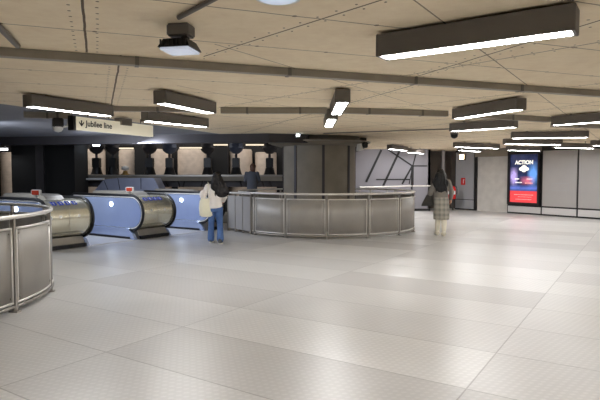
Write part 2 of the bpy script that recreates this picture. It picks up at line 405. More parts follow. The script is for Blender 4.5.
# ---- concrete bay and slate panel left of the poster
bm = new(); prism_axis(bm, [(-1.62, 0), (-.02, 0), (-.02, CZ), (-1.62, CZ)], -.35, -.12, W0, WD, (0, 0, 1), WN)
struct('wall_concrete', bm, M['paleconc'])
bm = new(); prism_axis(bm, [(-1.62, 2.3), (-.02, 2.3), (-.02, CZ), (-1.62, CZ)], -.12, .05, W0, WD, (0, 0, 1), WN)
struct('trim_4', bm, M['concrete'])
bm = new(); prism_axis(bm, [(-2.75, 0), (-1.6, 0), (-1.6, CZ), (-2.75, CZ)], -.35, -.02, W0, WD, (0, 0, 1), WN); struct('wall_slate', bm, M['black'])
for z0, z1 in ((.06, .44), (.47, 2.52)):
    bm = new(); prism_axis(bm, [(-2.68, z0), (-1.70, z0), (-1.70, z1), (-2.68, z1)], -.02, .02, W0, WD, (0, 0, 1), WN); struct('wall_slate_panel', bm, M['slate'])
bm = new(); prism_axis(bm, [(-3.35, 0), (-2.75, 0), (-2.75, CZ), (-3.35, CZ)], -.7, -.45, W0, WD, (0, 0, 1), WN); struct('wall_recess', bm, M['brown'])
bm = new(); prism(bm, [(5.0, 24.6), (8.0, 24.6), (8.0, 24.9), (5.0, 24.9)], 0, CZ); struct('wall_recess_back', bm, M['brown'])
bm = new(); prism(bm, [(6.35, 23.75), (6.47, 23.75), (6.47, 23.9), (6.35, 23.9)], 0, CZ); struct('trim_5', bm, M['slate'])

# ---- pale panelled wall beyond the escalators with raking joints
WY = 22.6
bm = new(); prism(bm, [(1.6, WY), (5.55, WY), (5.55, WY + .3), (1.6, WY + .3)], -4, CZ + 1); struct('wall_back', bm, M['mauve'])
bm = new(); prism(bm, [(5.45, WY), (5.55, WY), (5.55, 24.7), (5.45, 24.7)], 0, CZ); struct('wall_return', bm, M['brown'])
def px(x, y, d):   # picture reading of a point on an upright wall at distance d
    return ((x - 300) * d / 530, EYE + (174 - y) * d / 530)
bm = new()
def strip(x0, y0, x1, y1, wd=.06, d=WY):
    a = Vector(px(x0, y0, d)); b_ = Vector(px(x1, y1, d)); t = (b_ - a).normalized(); nn = Vector((-t.y, t.x)) * wd / 2
    prism_axis(bm, [tuple(a + nn), tuple(b_ + nn), tuple(b_ - nn), tuple(a - nn)], 0, .03, (0, d, 0), (1, 0, 0), (0, 0, 1), (0, -1, 0))
strip(381, 150, 366, 182, .09); strip(400, 149, 383, 186, .09); strip(388, 150, 412, 166); strip(412, 166, 402, 184, .07); strip(416, 152, 412.5, 166, .05)
strip(412.5, 166, 427, 166, .05); strip(412.5, 166, 412.5, 186, .08); strip(412.5, 166, 409, 184, .04); strip(376, 179.5, 410, 179.5, .05)
struct('trim_6', bm, M['black'])
bm = new(); prism(bm, [(4.75, WY - .03), (5.55, WY - .03), (5.55, WY), (4.75, WY)], 0, .1); struct('baseboard_back', bm, M['black'])

# ---- shaft wall beyond the escalators: pier, pale piles, dark bays
def far_box(name, x0, x1, y0, y1, d, m, depth=.5, st=True):
    a = px(x0, y0, d); b_ = px(x1, y1, d); bm = new(); prism(bm, [(a[0], d), (b_[0], d), (b_[0], d + depth), (a[0], d + depth)], b_[1], a[1]); return struct(name, bm, m)
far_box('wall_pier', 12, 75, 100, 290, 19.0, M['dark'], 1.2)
far_box('trim_7', 36, 44, 100, 290, 18.9, M['darkbeam'], .12)
for i, (x0, x1, y0) in enumerate(((77, 100, 149), (115, 134, 149), (145, 168, 149), (175, 206, 149), (228, 251, 149), (254, 276, 152), (-6, 9, 152))):
    c, r = (x0 + x1) / 2, (x1 - x0) / 2; X0 = px(x0, y0, 22)[0]; X1 = px(x1, y0, 22)[0]; zt = px(x0, y0, 22)[1]
    R = (X1 - X0) / 2; bm = new(); lathe(bm, [(R, -4), (R, 1.2), (R * 1.0, zt - .08), (R * .93, zt)], 40, ((X0 + X1) / 2, 22.6, 0))
    for k in range(14): lathe(bm, [(R - .004, 1.0 + k * .11), (R + .005, 1.02 + k * .11), (R - .004, 1.04 + k * .11)], 40, ((X0 + X1) / 2, 22.6, 0))
    o = struct('wall_pile', bm, M['pile'], smooth=True)
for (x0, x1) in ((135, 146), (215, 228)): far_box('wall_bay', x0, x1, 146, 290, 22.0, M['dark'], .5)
# walkway parapet in front of the piles
far_box('trim_8', 75, 282, 176.5, 181, 20.5, M['concrete'], .4)
far_box('trim_9', 75, 282, 174.8, 176.5, 20.4, M['dullsteel'], .6)
far_box('trim_10', 75, 350, 181, 187, 20.9, M['darkbeam'], .3)
bm = new()
for x in (107, 138, 157, 166, 178, 185, 203, 240, 250, 262, 270):
    a = px(x, 181, 20.4); b_ = px(x - (2 if x % 2 else -2), 187, 20.4); tube(bm, [(a[0], 20.4, a[1]), (b_[0], 20.4, b_[1])], .03, 6)
struct('trim_11', bm, M['black'])
far_box('trim_12', 79, 104, 178, 180, 20.0, M['white'], .1)

# ================================================================== CEILING: fluorescent fittings
def light(name, A, B, label, group='fluorescent ceiling lights', h=.87, wd=.20, lit=True):
    """A, B = centre line ends (x,y) of the fitting, h = underside above eye"""
    A = Vector((A[0], A[1] + .045, 0)); B = Vector((B[0], B[1] + .045, 0)); L = (B - A).length - .03; c = (A + B) / 2
    z0 = EYE + h; zt = min(CZ - .02, z0 + .158)
    t = thing(name, label, 'ceiling light', (c.x, c.y, z0), math.atan2((B - A).y, (B - A).x), group)
    bm = new()   # open channel: top and two flared sides
    hw = wd / 2
    prof = [(-hw, .0), (-hw, zt - z0), (hw, zt - z0), (hw, 0), (hw - .02, 0), (hw - .02, .012), (-hw + .02, .012), (-hw + .02, 0)]
    prism_axis(bm, prof, -L / 2, L / 2, (0, 0, 0), (0, 1, 0), (0, 0, 1), (1, 0, 0)); obj('housing', bm, M['housing'], t)
    for s in (-1, 1):
        bm = new(); box(bm, (s * (L / 2 + .012), 0, (zt - z0) / 2), (.024, wd + .01, zt - z0 + .004), bevel=.004); obj('end_cap', bm, M['housing'], t)
        bm = new(); tube(bm, [(s * L * .3, 0, zt - z0), (s * L * .3, 0, CZ - z0)], .02, 8); obj('mounting_stem', bm, M['trunk'], t)
    bm = new(); box(bm, (0, 0, .006), (L - .02, wd - .055, .012)); obj('diffuser', bm, M['lamp'] if lit else M['white'], t)
    return t
GL = 'fluorescent ceiling lights'
lights = [
 ((.62, 4.0), (1.70, 3.27), 'long bright ceiling light nearest the camera, upper right', .87, .18),
 ((.52, 6.45), (.53, 7.8), 'ceiling light seen end on above the round barrier, the nearer one', .87, .175),
 ((.51, 8.44), (.53, 9.85), 'smaller end-on ceiling light just behind the nearer end-on one', .87, .175),
 ((-1.73, 6.55), (-1.29, 7.66), 'ceiling light above and right of the hanging white direction sign', .87, .175),
 ((-2.56, 8.76), (-1.77, 9.9), 'ceiling light close behind the one right of the hanging sign', .87, .175),
 ((-3.52, 6.86), (-2.89, 8.03), 'leftmost ceiling light, sloping above the hanging white direction sign', .87, .175),
 ((2.49, 8.42), (2.99, 7.18), 'ceiling light left of centre right, joined to the cross trunking', .87, .175),
 ((3.12, 10.9), (4.04, 9.94), 'slim ceiling light just behind the one joined to the trunking', .87, .175),
 ((4.55, 9.52), (5.5, 8.48), 'ceiling light cut off by the right edge, joined to trunking', .87, .175),
 ((5.21, 13.06), (6.88, 12.7), 'wide ceiling light across the front of the poster bay', .87, .175),
 ((5.98, 15.5), (7.8, 15.9), 'ceiling light second in front of the poster', .87, .175),
 ((7.05, 18.0), (8.45, 18.7), 'ceiling light close over the top of the lit poster', .80, .16),
 ((7.9, 16.5), (9.5, 17.2), 'ceiling light over the grey wall panels right of the poster', .82, .16),
 ((8.5, 15.4), (9.9, 15.9), 'far ceiling light at the right edge over the wall panels', .82, .16),
 ((4.97, 17.0), (6.75, 18.1), 'ceiling light in front of the concrete bay left of poster', .86, .16),
 ((5.4, 18.0), (6.5, 19.2), 'ceiling light beside the exit lamp near the slate panel', .80, .16),
 ((3.1, 18.4), (3.95, 19.8), 'dark ceiling light left of two over the pale back wall', .86, .18),
 ((4.1, 20.2), (5.0, 21.6), 'short ceiling light right of two over the pale back wall', .82, .16),
]
for A, B, lab, h, wd in lights: light('fluorescent_light', A, B, lab, GL, h, wd)
# further fittings of the same hall behind and beside the camera
for k, (x, y) in enumerate(((-2.6, 2.6), (.8, .6), (-1.5, -1.4), (3.2, -1.6), (4.3, 1.4), (6.4, 5.0), (8.6, 9.6), (6.0, -2.2), (10.5, 6.6), (-5.6, -.8), (9.0, 2.0))):
    light('fluorescent_light', (x, y), (x + .9, y - .9), 'fluorescent ceiling light in the hall behind or beside the camera', 'lights behind the camera')

# ---- trunking and conduits
def trunk(name, pts, label, wd=.09, ht=.08, brackets=0, cat='trunking', top=CZ - .003):
    pts = [Vector((p[0], p[1], 0)) for p in pts]
    t = thing(name, label, cat, (pts[0].x, pts[0].y, top))
    off = pts[0]; bm = new()
    for a, b_ in zip(pts, pts[1:]):
        d = (b_ - a); L = d.length; r = Matrix.Rotation(math.atan2(d.y, d.x), 3, 'Z'); box(bm, (a + b_) / 2 - off + Vector((0, 0, -ht / 2)), (L, wd, ht), r)
    obj('channel', bm, M['trunk'], t)
    a, b_ = pts[0], pts[-1]
    for k in range(brackets):
        p = a + (b_ - a) * ((k + .5) / brackets) - off; d = b_ - a; r = Matrix.Rotation(math.atan2(d.y, d.x), 3, 'Z')
        bm = new(); box(bm, p + Vector((0, 0, -ht / 2 - .002)), (.035, wd + .02, ht + .006), r); obj('strap', bm, M['housing'], t)
    return t
P0 = Vector((.3, 5.49, 0)) ; OFF = .0; TD = Vector((.9394, .3428, 0))
trunk('cable_trunking', [P0 - TD * 5.5, P0 + TD * 7.5], 'long straight grey trunking crossing the whole near ceiling', .09, .07, 9)
trunk('cable_trunking', [(-3.1, 8.3), (-1.35, 8.45)], 'short trunking between the hanging sign and the next light', .10, .07, 1)
trunk('cable_trunking', [(-1.25, 8.45), (.42, 8.45)], 'trunking from the left lights to the end-on centre light', .10, .09, 2)
trunk('cable_trunking', [(.64, 8.43), (2.45, 8.9)], 'trunking from the end-on centre light to the right lights', .10, .09, 2)
trunk('cable_trunking', [(2.9, 9.1), (4.6, 9.85)], 'trunking between the two right hand lights', .10, .09, 1)
trunk('cable_trunking', [(-4.65, 9.0), (-3.95, 9.2)], 'short dark trunking left of the security camera', .12, .10, 1)
trunk('cable_trunking', [(5.2, 11.0), (7.6, 11.6)], 'trunking behind the lights at the right edge', .10, .08, 2)
def conduit(pts, label, r=.018):
    bm = new(); tube(bm, [(p[0], p[1], CZ - r - .004) for p in pts], r, 8); o = obj('conduit_pipe', bm, M['housing'], None, True); return tag(o, label, 'pipe')
conduit([(-1.76, 2.6), (-2.26, 4.30)], 'thin pipe on the ceiling in the upper left corner', .022)
conduit([(-.80, 3.55), (-.35, 2.98), (.6, 1.8)], 'thin dark pipe running from the square floodlight to the top edge', .016)
conduit([(.6, 13.6), (3.5, 12.2)], 'thin pipe leading across to the small dome camera', .012)

# square emergency floodlight
t = thing('floodlight', 'square dark floodlight with pale lens hanging near top of ceiling', 'ceiling light', (-.845, 3.78, CZ), math.radians(-12)); t.scale = (.86, .86, .86)
bm = new(); box(bm, (0, .02, -.05), (.19, .15, .10), bevel=.012); obj('junction_box', bm, M['housing'], t)
bm = new(); box(bm, (.04, .02, -.115), (.05, .05, .04)); obj('bracket', bm, M['black'], t)
bm = new()
a = [bm.verts.new((x, y, -.135)) for x, y in ((-.10, -.10), (.10, -.10), (.10, .10), (-.10, .10))]
b_ = [bm.verts.new((x, y, -.205)) for x, y in ((-.135, -.13), (.135, -.13), (.135, .13), (-.135, .13))]
bm.faces.new(a); bm.faces.new(b_)
for i in range(4): bm.faces.new((a[i], a[(i + 1) % 4], b_[(i + 1) % 4], b_[i]))
for k in range(7): box(bm, (-.11 + k * .036, -.125, -.17), (.006, .02, .05))
obj('body', bm, M['black'], t)
bm = new(); box(bm, (0, 0, -.215), (.25, .24, .02), bevel=.006); obj('lens', bm, mat('pale_grey_lens', (.82, .84, .88), .25, emit=(.9, .93, 1), es=.12), t)
# round ceiling disc at the top of the picture
t = thing('ceiling_speaker', 'pale blue round ceiling disc cut by the top edge', 'speaker', (-.13, 3.17, CZ))
bm = new(); lathe(bm, [(0, 0), (.13, 0), (.13, -.012), (.11, -.022), (0, -.024)], 32); obj('disc', bm, M['disc'], t, True)
bm = new(); lathe(bm, [(.13, 0), (.14, 0), (.14, -.016), (.128, -.016)], 32); obj('rim', bm, M['white'], t, True)

# hanging direction sign
sa = Vector((-3.74, 8.8, 0)); sb = Vector((-2.93, 10.5, 0)); sL = (sb - sa).length; sr = math.atan2((sb - sa).y, (sb - sa).x)
t = thing('direction_sign', 'white hanging light box sign with black arrow and line name', 'sign', (sa.x, sa.y, EYE + .73), sr)
bm = new(); box(bm, (sL / 2, 0, .11), (sL, .10, .22), bevel=.006); obj('box', bm, M['offwhite'], t)
bm = new(); box(bm, (-.03, 0, .11), (.06, .13, .24), bevel=.005); obj('end_bracket', bm, M['black'], t)
bm = new(); box(bm, (sL * .60, -.0, .225), (.26, .18, .13)); obj('hanger_box', bm, M['housing'], t)
for x in (.3, sL - .3):
    bm = new(); tube(bm, [(x, 0, .2), (x, 0, CZ - EYE - .73)], .012, 8); obj('rod', bm, M['housing'], t)
text('lettering', 'Jubilee line', .135, M['ink'], t, (.21, -.053, .075), (PI / 2, 0, 0), .001, bold=.003)
bm = new()
prism_axis(bm, [(-.012, .05), (.012, .05), (.012, -.01), (.05, .03), (.05, .0), (0, -.055), (-.05, .0), (-.05, .03), (-.012, -.01)], 0, .003, (.12, -.051, .115), (1, 0, 0), (0, 0, 1), (0, -1, 0)); obj('arrow', bm, M['ink'], t)

# security camera beside the sign
t = thing('security_camera', 'boxy security camera with pale dome left of hanging sign', 'camera', (-4.02, 8.85, EYE + .78), .5)
bm = new(); box(bm, (0, 0, .07), (.17, .16, .15), bevel=.015); obj('box', bm, M['black'], t)
bm = new(); lathe(bm, [(.085, 0), (.08, -.04), (.05, -.075), (0, -.09)], 24); obj('dome', bm, M['white'], t, True)
bm = new(); tube(bm, [(0, 0, .14), (0, 0, CZ - EYE - .78)], .02, 8); obj('stem', bm, M['housing'], t)
bm = new(); tube(bm, [(.06, 0, 0), (.14, .03, .02), (.17, .05, .12)], .018, 8); obj('cable', bm, M['white'], t, True)
t = thing('dome_camera', 'small dark dome camera under ceiling above the plaid skirt woman', 'camera', (3.52, 12.15, CZ))
bm = new(); lathe(bm, [(0, 0), (.04, 0), (.04, -.10), (.09, -.11), (.09, -.15), (0, -.15)], 20); obj('mount', bm, M['housing'], t, True)
bm = new(); lathe(bm, [(.08, -.15), (.075, -.2), (.04, -.235), (0, -.245)], 20); obj('dome', bm, M['black'], t, True)

# ================================================================== BARRIERS
def ring(name, label, c, R, start, n, pm, grp=None):
    t = thing(name, label, 'barrier', (c[0], c[1], 0), 0, grp)
    st = 2 * PI / n
    for k in range(n):
        a = start + k * st; ca, sa_ = math.cos(a), math.sin(a)
        bm = new(); box(bm, (R * ca, R * sa_, .54), (.045, .035, 1.06), Matrix.Rotation(a, 3, 'Z')); box(bm, (R * ca, R * sa_, .008), (.11, .08, .016), Matrix.Rotation(a, 3, 'Z'))
        tube(bm, [((R - .0) * ca, R * sa_, .016), ((R) * ca, R * sa_, .06)], .03, 8)
        obj('post', bm, M['dullsteel'], t)
        g = .035 / R
        p = obj('panel', arc_panel(new(), R - .012, R + .006, a + g, a + st - g, .10, .96), pm, t)
        bm = new()
        f = .018 / R
        arc_panel(bm, R - .018, R + .016, a + g, a + st - g, .945, .968); arc_panel(bm, R - .018, R + .016, a + g, a + st - g, .095, .118)
        arc_panel(bm, R - .018, R + .016, a + g, a + g + f, .118, .945, 1); arc_panel(bm, R - .018, R + .016, a + st - g - f, a + st - g, .118, .945, 1)
        obj('panel_frame', bm, M['steel'], p)
        bm = new()
        for aa in (a + g + 2.6 * f, a + st - g - 2.6 * f):
            for z in (.165, .9):
                ball(bm, ((R + .012) * math.cos(aa), (R + .012) * math.sin(aa), z), (.014, .014, .014), 8)
        obj('bolts', bm, M['dullsteel'], p)
    N = 96
    bm = new(); tube(bm, [(R * math.cos(2 * PI * k / N), R * math.sin(2 * PI * k / N), 1.085) for k in range(N)], (.026), 10, True); obj('top_rail', bm, M['steel'], t, True)
    bm = new(); arc_panel(bm, R - .02, R + .02, 0, 2 * PI, .045, .075, 96); obj('bottom_rail', bm, M['dullsteel'], t)
    return t
ring('curved_barrier', 'curved perforated steel barrier around the wide concrete column', (.75, 15.3), 2.5, math.radians(-90 - 2.3), 15, M['perf_ring'])
ring('curved_barrier', 'curved perforated steel barrier close by at the left edge', (-5.74, 6.32), 2.5, math.radians(-7.4), 15, M['perf'])

# flat barrier between ring and the far escalator
fa = Vector((-1.28, 13.78, 0)); fb = Vector((-2.0, 14.75, 0)); d = fb - fa; fl = d.length
t = thing('flat_barrier', 'straight grey panelled barrier right of the woman with the tote', 'barrier', (fa.x, fa.y, 0), math.atan2(d.y, d.x))
for k in range(3):
    x0 = k * fl / 3 + .02; x1 = (k + 1) * fl / 3 - .02
    bm = new(); box(bm, ((x0 + x1) / 2, 0, .53), (x1 - x0, .03, .90), bevel=.004); obj('panel', bm, M['panel'], t)
for k in range(4):
    bm = new(); box(bm, (k * fl / 3, 0, .52), (.035, .045, 1.04)); obj('post', bm, M['dullsteel'], t)
bm = new(); tube(bm, [(0, 0, 1.06), (fl, 0, 1.06)], .026, 10); obj('top_rail', bm, M['steel'], t, True)

# ================================================================== COLUMN
cc = (.56, 15.45)
t = thing('concrete_column', 'wide round concrete column rising inside the curved barrier', 'column', (cc[0], cc[1], 0))
bm = new(); lathe(bm, [(1.04, 0), (1.04, 2.42)], 64)
obj('shaft', bm, M['column'], t, True)
for k in range(8):
    a = math.radians(-86 + 45 * k)
    bm = new(); box(bm, (1.04 * math.cos(a), 1.04 * math.sin(a), 1.21), (.05, .07, 2.42), Matrix.Rotation(a, 3, 'Z')); obj('rib', bm, M['darkbeam'], t)
bm = new(); lathe(bm, [(1.16, 2.36), (1.40, 2.42), (1.44, 2.45), (1.44, 2.50), (1.16, 2.52), (1.16, CZ)], 64); obj('capital_ring', bm, M['column'], t, True)
bm = new(); lathe(bm, [(1.44, 2.455), (1.475, 2.455), (1.475, 2.485), (1.44, 2.485)], 64); obj('rim', bm, M['dullsteel'], t, True)
t = thing('spotlight', 'small white spotlight hanging off the rim above the column', 'spotlight', (1.72, 14.55, 2.42))
bm = new(); box(bm, (.06, 0, -.05), (.14, .16, .16), bevel=.02); obj('mount', bm, M['black'], t)
bm = new(); tube(bm, [(-.1, -.0, -.02), (-.08, 0, -.20)], [.06, .1], 16); obj('shade', bm, M['white'], t, True)
t = thing('spotlight', 'tiny lit downlight in the dark beam left of column', 'spotlight', (-.05, 13.83, 2.57))
bm = new(); box(bm, (0, 0, 0), (.16, .1, .1), bevel=.01); obj('body', bm, M['housing'], t)
bm = new(); box(bm, (0, -.052, 0), (.08, .01, .05)); obj('lens', bm, M['lamp_far'], t)

# ================================================================== ESCALATORS
def rotv(): return math.atan2(V.y, V.x)
def profile(off=0., s_end=9.0):
    """balustrade outline in (s,z): round nose, level top, then sloping down"""
    R = .425 - off; cs, cz_ = .22, .635; pts = []
    for k in range(17):
        a = math.radians(-90 - 180 * k / 16); pts.append((cs + R * math.cos(a), cz_ + R * math.sin(a)))
    zt = cz_ + R; pts.append((2.5, zt))
    pts.append((s_end, zt - (s_end - 2.5) * .577))
    zb = cz_ - R; pts.append((s_end, zb - (s_end - 2.5) * .577)); pts.append((2.5, zb))
    return pts
def balustrade(base, label, signs=True, W=1.0):
    """base = ground corner nearest the camera's right; local x = down the escalator, local -y... = along the bank"""
    t = thing('escalator_balustrade', label, 'escalator', (base.x, base.y, 0), math.atan2(V.y, V.x), 'escalator balustrades')
    # local axes: X = V, Y = -U rotated => +Y local = (-V.y, V.x) = (-.5455,-.838) = -U
    X, Y, Z = (1, 0, 0), (0, 1, 0), (0, 0, 1)
    bm = new(); prism_axis(bm, profile(.035), .0, W, (0, 0, 0), X, Z, Y); obj('nose_cladding', bm, M['barrel'], t, True)
    bm = new()
    prism_axis(bm, [(-.02, .0), (2.5, 0), (9, -3.75), (9, -3.4), (2.5, .23), (.1, .23)], .05, W - .05, (0, 0, 0), X, Z, Y); obj('plinth', bm, M['dullsteel'], t)
    bm = new(); box(bm, (.0, W / 2, .05), (.10, W - .1, .075)); obj('kick_strip', bm, M['black'], t)
    for y0, s in ((-.0, -1), (W, 1)):
        p = profile(.07); bm = new()
        prism_axis(bm, p, y0 + s * .0, y0 + s * .02, (0, 0, 0), X, Z, Y); sp = obj('side_panel', bm, M['blue'], t)
        bm = new(); prism_axis(bm, [(.02, 0), (2.5, 0), (9, -3.75), (9, -3.3), (2.5, .26), (.35, .26), (.12, .14)], y0 + s * .0, y0 + s * .08, (0, 0, 0), X, Z, Y); obj('skirt', bm, M['blue'], t)
        bm = new(); box(bm, (1.35, y0 + s * .085, .03), (2.3, .02, .06)); obj('skirt_strip', bm, M['black'], t)
        bm = new()
        path = [(q[0], y0 + s * .01, q[1]) for q in profile(0.)[0:18]] + [(9, y0 + s * .01, profile(0.)[18][1])]
        path = [(.55, y0 + s * .01, .21)] + path
        tube(bm, path, (.032), 8); obj('handrail', bm, M['rubber'], t, True)
        bm = new()
        path2 = [(q[0], y0 + s * .01, q[1]) for q in profile(.045)[0:18]]
        tube(bm, path2, .014, 6); obj('handrail_guide', bm, M['steel'], t, True)
        if s > 0:
            bm = new(); lathe(bm, [(0, 0), (.05, 0), (.05, .012), (0, .016)], 20)
            for v in bm.verts: v.co = Vector((v.co.x + .95, y0 + s * (.02 + v.co.z), v.co.y + .83))
            obj('skirt_lamp', bm, M['lamp_far'], t)
    # low machine cover with rounded front on the deck
    bm = new(); prism_axis(bm, [(.62, 1.02), (.72, 1.1), (.86, 1.13), (2.3, 1.13), (2.4, 1.02)], .12, W * .55, (0, 0, 0), X, Z, Y); obj('deck_cover', bm, M['dullsteel'], t)
    # blue pictogram stickers on the shoulder
    if signs:
        R = .392
        for k in range(4):
            a = math.radians(180 - 58); y = W * (.30 + .155 * k)
            ca, sa_ = math.cos(a), math.sin(a)
            rot = Matrix(((-sa_, 0, ca), (0, 1, 0), (ca, 0, sa_)))
            c = Vector((.22 + R * ca, y, .635 + R * sa_))
            bm = new(); box(bm, c, (.12, .105, .006), rot); st = obj('sticker', bm, M['labelblue'], t)
            bm = new(); box(bm, c + Vector((ca, 0, sa_)) * .004, (.06, .02, .004), rot); ball(bm, c + Vector((ca, 0, sa_)) * .004 + rot @ Vector((.04, 0, 0)), (.012, .012, .004), 8); obj('pictogram', bm, M['white'], st)
        for y in (W * .3, W * .72):
            bm = new(); ball(bm, (-.165, y, .70), (.014, .03, .03), 12); obj('stop_boss', bm, M['steel'], t, True)
        bm = new(); box(bm, (-.172, W * .52, .60), (.004, .006, .62)); obj('seam', bm, M['dullsteel'], t)
    return t
baseR = Vector((-3.34, 13.50, 0)); step = U * 2.38
bases = [baseR - step * 2 + V * .55, baseR - step, baseR, baseR + U * 1.88]
labs = ['escalator balustrade mostly hidden by the left edge barrier', 'steel escalator balustrade just behind the barrier at left, with blue stickers', 'middle steel escalator balustrade with rounded nose and blue stickers', 'blue lit escalator balustrade partly hidden behind the woman with tote']
for k, (b_, l_) in enumerate(zip(bases, labs)): balustrade(b_, l_, k != 3, .5 if k == 3 else 1.0)
# step bands
def steps(base, label):
    t = thing('escalator_steps', label, 'escalator', (base.x, base.y, 0), math.atan2(V.y, V.x), 'escalator step bands')
    W = 1.16
    bm = new(); box(bm, (1.1, -W / 2 - .11, .006), (2.2, W, .012)); obj('comb_plate', bm, M['steel'], t)
    for k in range(14):
        x = 2.4 + k * .4; z = -.22 * (k + 1) + .2
        bm = new(); box(bm, (x, -W / 2 - .11, z - .12), (.42, W - .06, .24))
        for j in range(14): box(bm, (x, -W - .11 + .07 + j * (W - .14) / 13, z + .004), (.40, .02, .01))
        obj('step', bm, M['dullsteel'], t)
    return t
for b_, l_ in zip(bases[:3], ('steps of the escalator hidden behind the left edge barrier', 'steps of the escalator between the two steel balustrades', 'steps of the escalator in front of the woman with tote')):
    steps(b_, l_)
# small red and white signs on posts at the balustrades
for i, (X_, Y_, l_) in enumerate(((-5.45, 10.95, 'small red and white sign box on post behind left barrier'), (-4.27, 13.3, 'small red sign box standing on the middle escalator balustrade'))):
    t = thing('sign_box', l_, 'sign', (X_, Y_, 1.06), .1)
    bm = new(); box(bm, (0, 0, .04), (.05, .05, .08)); obj('post', bm, M['white'] if i == 0 else M['dullsteel'], t)
    bm = new(); box(bm, (0, 0, .13), (.19, .07, .12), bevel=.01); obj('body', bm, M['white'], t)
    bm = new(); box(bm, (-.01, -.038, .13), (.14, .006, .09)); obj('face', bm, M['redsign'], t)
# faceted hood behind
d = 18.9
a = px(96, 192, d); t = thing('escalator_hood', 'faceted blue grey hood above the escalator shaft', 'hood', (0, 0, 0))
pts = [(95, 190), (104, 179.5), (118, 178), (141, 178), (154, 178), (159, 188.5), (159, 197), (95, 197)]
bm = new(); prism_axis(bm, [px(x, y, d) for x, y in pts], 0, -.9, (0, d, 0), (1, 0, 0), (0, 0, 1), (0, -1, 0)); obj('shell', bm, M['hood'], t)
for (x0, y0, x1, y1) in ((104, 180, 108, 190), (118, 178, 120, 190), (141, 178, 141, 189)):
    bm = new(); A = px(x0, y0, d); B = px(x1, y1, d); tube(bm, [(A[0], d - .005, A[1]), (B[0], d - .005, B[1])], .012, 6); obj('seam', bm, M['black'], t)
bm = new(); A = px(98, 197, d); B = px(157, 197, d); prism(bm, [(A[0], d + .1), (B[0], d + .1), (B[0], d + .8), (A[0], d + .8)], -4, A[1]); obj('support', bm, M['dark'], t)

# ---- cast steel strut ends on the ledge
def strut_end(x, dome, label):
    X_ = px(x, 176, 21.0)[0]; t = thing('strut_end', label, 'steel strut', (X_, 20.75, 1.55), 0, 'steel strut ends along the shaft wall')
    bm = new(); lathe(bm, [(.24, 0), (.21, .06), (.17, .20), (.15, .28), (0, .28)], 4 * 6); obj('foot', bm, M['black'], t, True)
    bm = new(); box(bm, (0, 0, .46), (.28, .28, .38), bevel=.02); obj('block', bm, M['black'], t)
    bm = new(); tube(bm, [(0, 0, .62), (0, 0, .86)], .05, 10); obj('neck', bm, M['darkbeam'], t)
    bm = new(); lathe(bm, [(0, .80), (.12, .82), (.24, .92), (.29, 1.05), (.26, 1.12), (.26, 1.4), (0, 1.4)], 28); obj('dome', bm, M[dome], t, True)
for x, dm, l_ in ((99.5, 'darkbeam', 'dark strut end right of the bright pale pile'), (115.5, 'darkbeam', 'second dark strut end right of the bright pale pile'), (152, 'darkbeam', 'dark strut end between the dark bay and blue dome'),
                  (171.5, 'domeblue', 'strut end with blue dome above the hood side'), (209, 'darkbeam', 'dark strut end above the woman with the tote'), (237, 'domeblue', 'strut end with blue dome right of the woman'), (270, 'darkbeam', 'dark strut end next to the wide column')):
    strut_end(x, dm, l_)
# small ornament-like fitting on the ledge
t = thing('floor_lamp', 'small brass and white lamp fitting on the shaft ledge', 'lamp', (px(125.5, 176, 20.6)[0], 20.6, 1.50))
bm = new(); lathe(bm, [(.2, 0), (.2, .05), (.1, .1), (.07, .2), (0, .2)], 20); obj('base', bm, mat('brass', (.75, .62, .38), .35, .8), t, True)
bm = new(); ball(bm, (0, 0, .30), (.15, .15, .09), 16); obj('shade', bm, M['white'], t, True)
# shaft lights
def shaft_light(x0, x1, y, dd, label, m='lamp_far'):
    A = px(x0, y, dd); B = px(x1, y, dd); L = B[0] - A[0]
    t = thing('shaft_light', label, 'ceiling light', ((A[0] + B[0]) / 2, dd, A[1]), 0, 'strip lights in the escalator shaft')
    bm = new(); box(bm, (0, 0, 0), (L, .09, .05)); obj('tube', bm, M[m], t)
    bm = new(); box(bm, (0, .06, .02), (L + .06, .06, .12)); obj('housing', bm, M['black'], t)
    for s in (-1, 1):
        bm = new(); tube(bm, [(s * L * .35, .06, .05), (s * L * .35, .06, 4.6 - A[1])], .015, 6); obj('rod', bm, M['black'], t)
shaft_light(246, 264, 145, 19.5, 'white strip light in the shaft left of the column', 'warm_lamp')
shaft_light(214, 228, 145, 20.2, 'strip light above the dark bay in the shaft', 'warm_lamp')
shaft_light(180, 202, 148, 20.2, 'strip light over the wide ribbed pile', 'warm_lamp')
shaft_light(94, 100, 145.5, 20.0, 'small bright lamp above the bright pale pile', 'lamp_far')
shaft_light(120, 134, 148.5, 20.2, 'strip light left of the dark bay', 'warm_lamp')
shaft_light(-8, 8, 149.5, 18.5, 'white strip light at the far left opening', 'lamp')
def area(name, loc, rot, size, sy, energy, col):
    l = bpy.data.lights.new(name, 'AREA'); l.shape = 'RECTANGLE'; l.size = size; l.size_y = sy; l.energy = energy; l.color = col
    o = bpy.data.objects.new(name, l); COL.objects.link(o); o.location = loc; o.rotation_euler = rot; return o
# area light washing down the pile wall, and unseen cool fill added over the escalator wells
area('pile_wash', (-6.0, 21.2, 4.3), (math.radians(25), 0, 0), 12, .2, 75, (1, .94, .88))
for k, b_ in enumerate(bases[1:4]):
    p = b_ - U * 1.75 + V * 1.2
    l = p = p - (U * .0)
    l = area('well_fill', (p.x, p.y, 2.35), (0, 0, 0), 1.0, .2, 16, (.80, .87, 1)); l.rotation_euler = (Vector((U.x, U.y, -.9))).to_track_quat('-Z', 'Y').to_euler()
area('back_wash', (4.2, 20.8, 2.45), (math.radians(40), 0, 0), 2.6, .2, 10, (1, .97, 1))

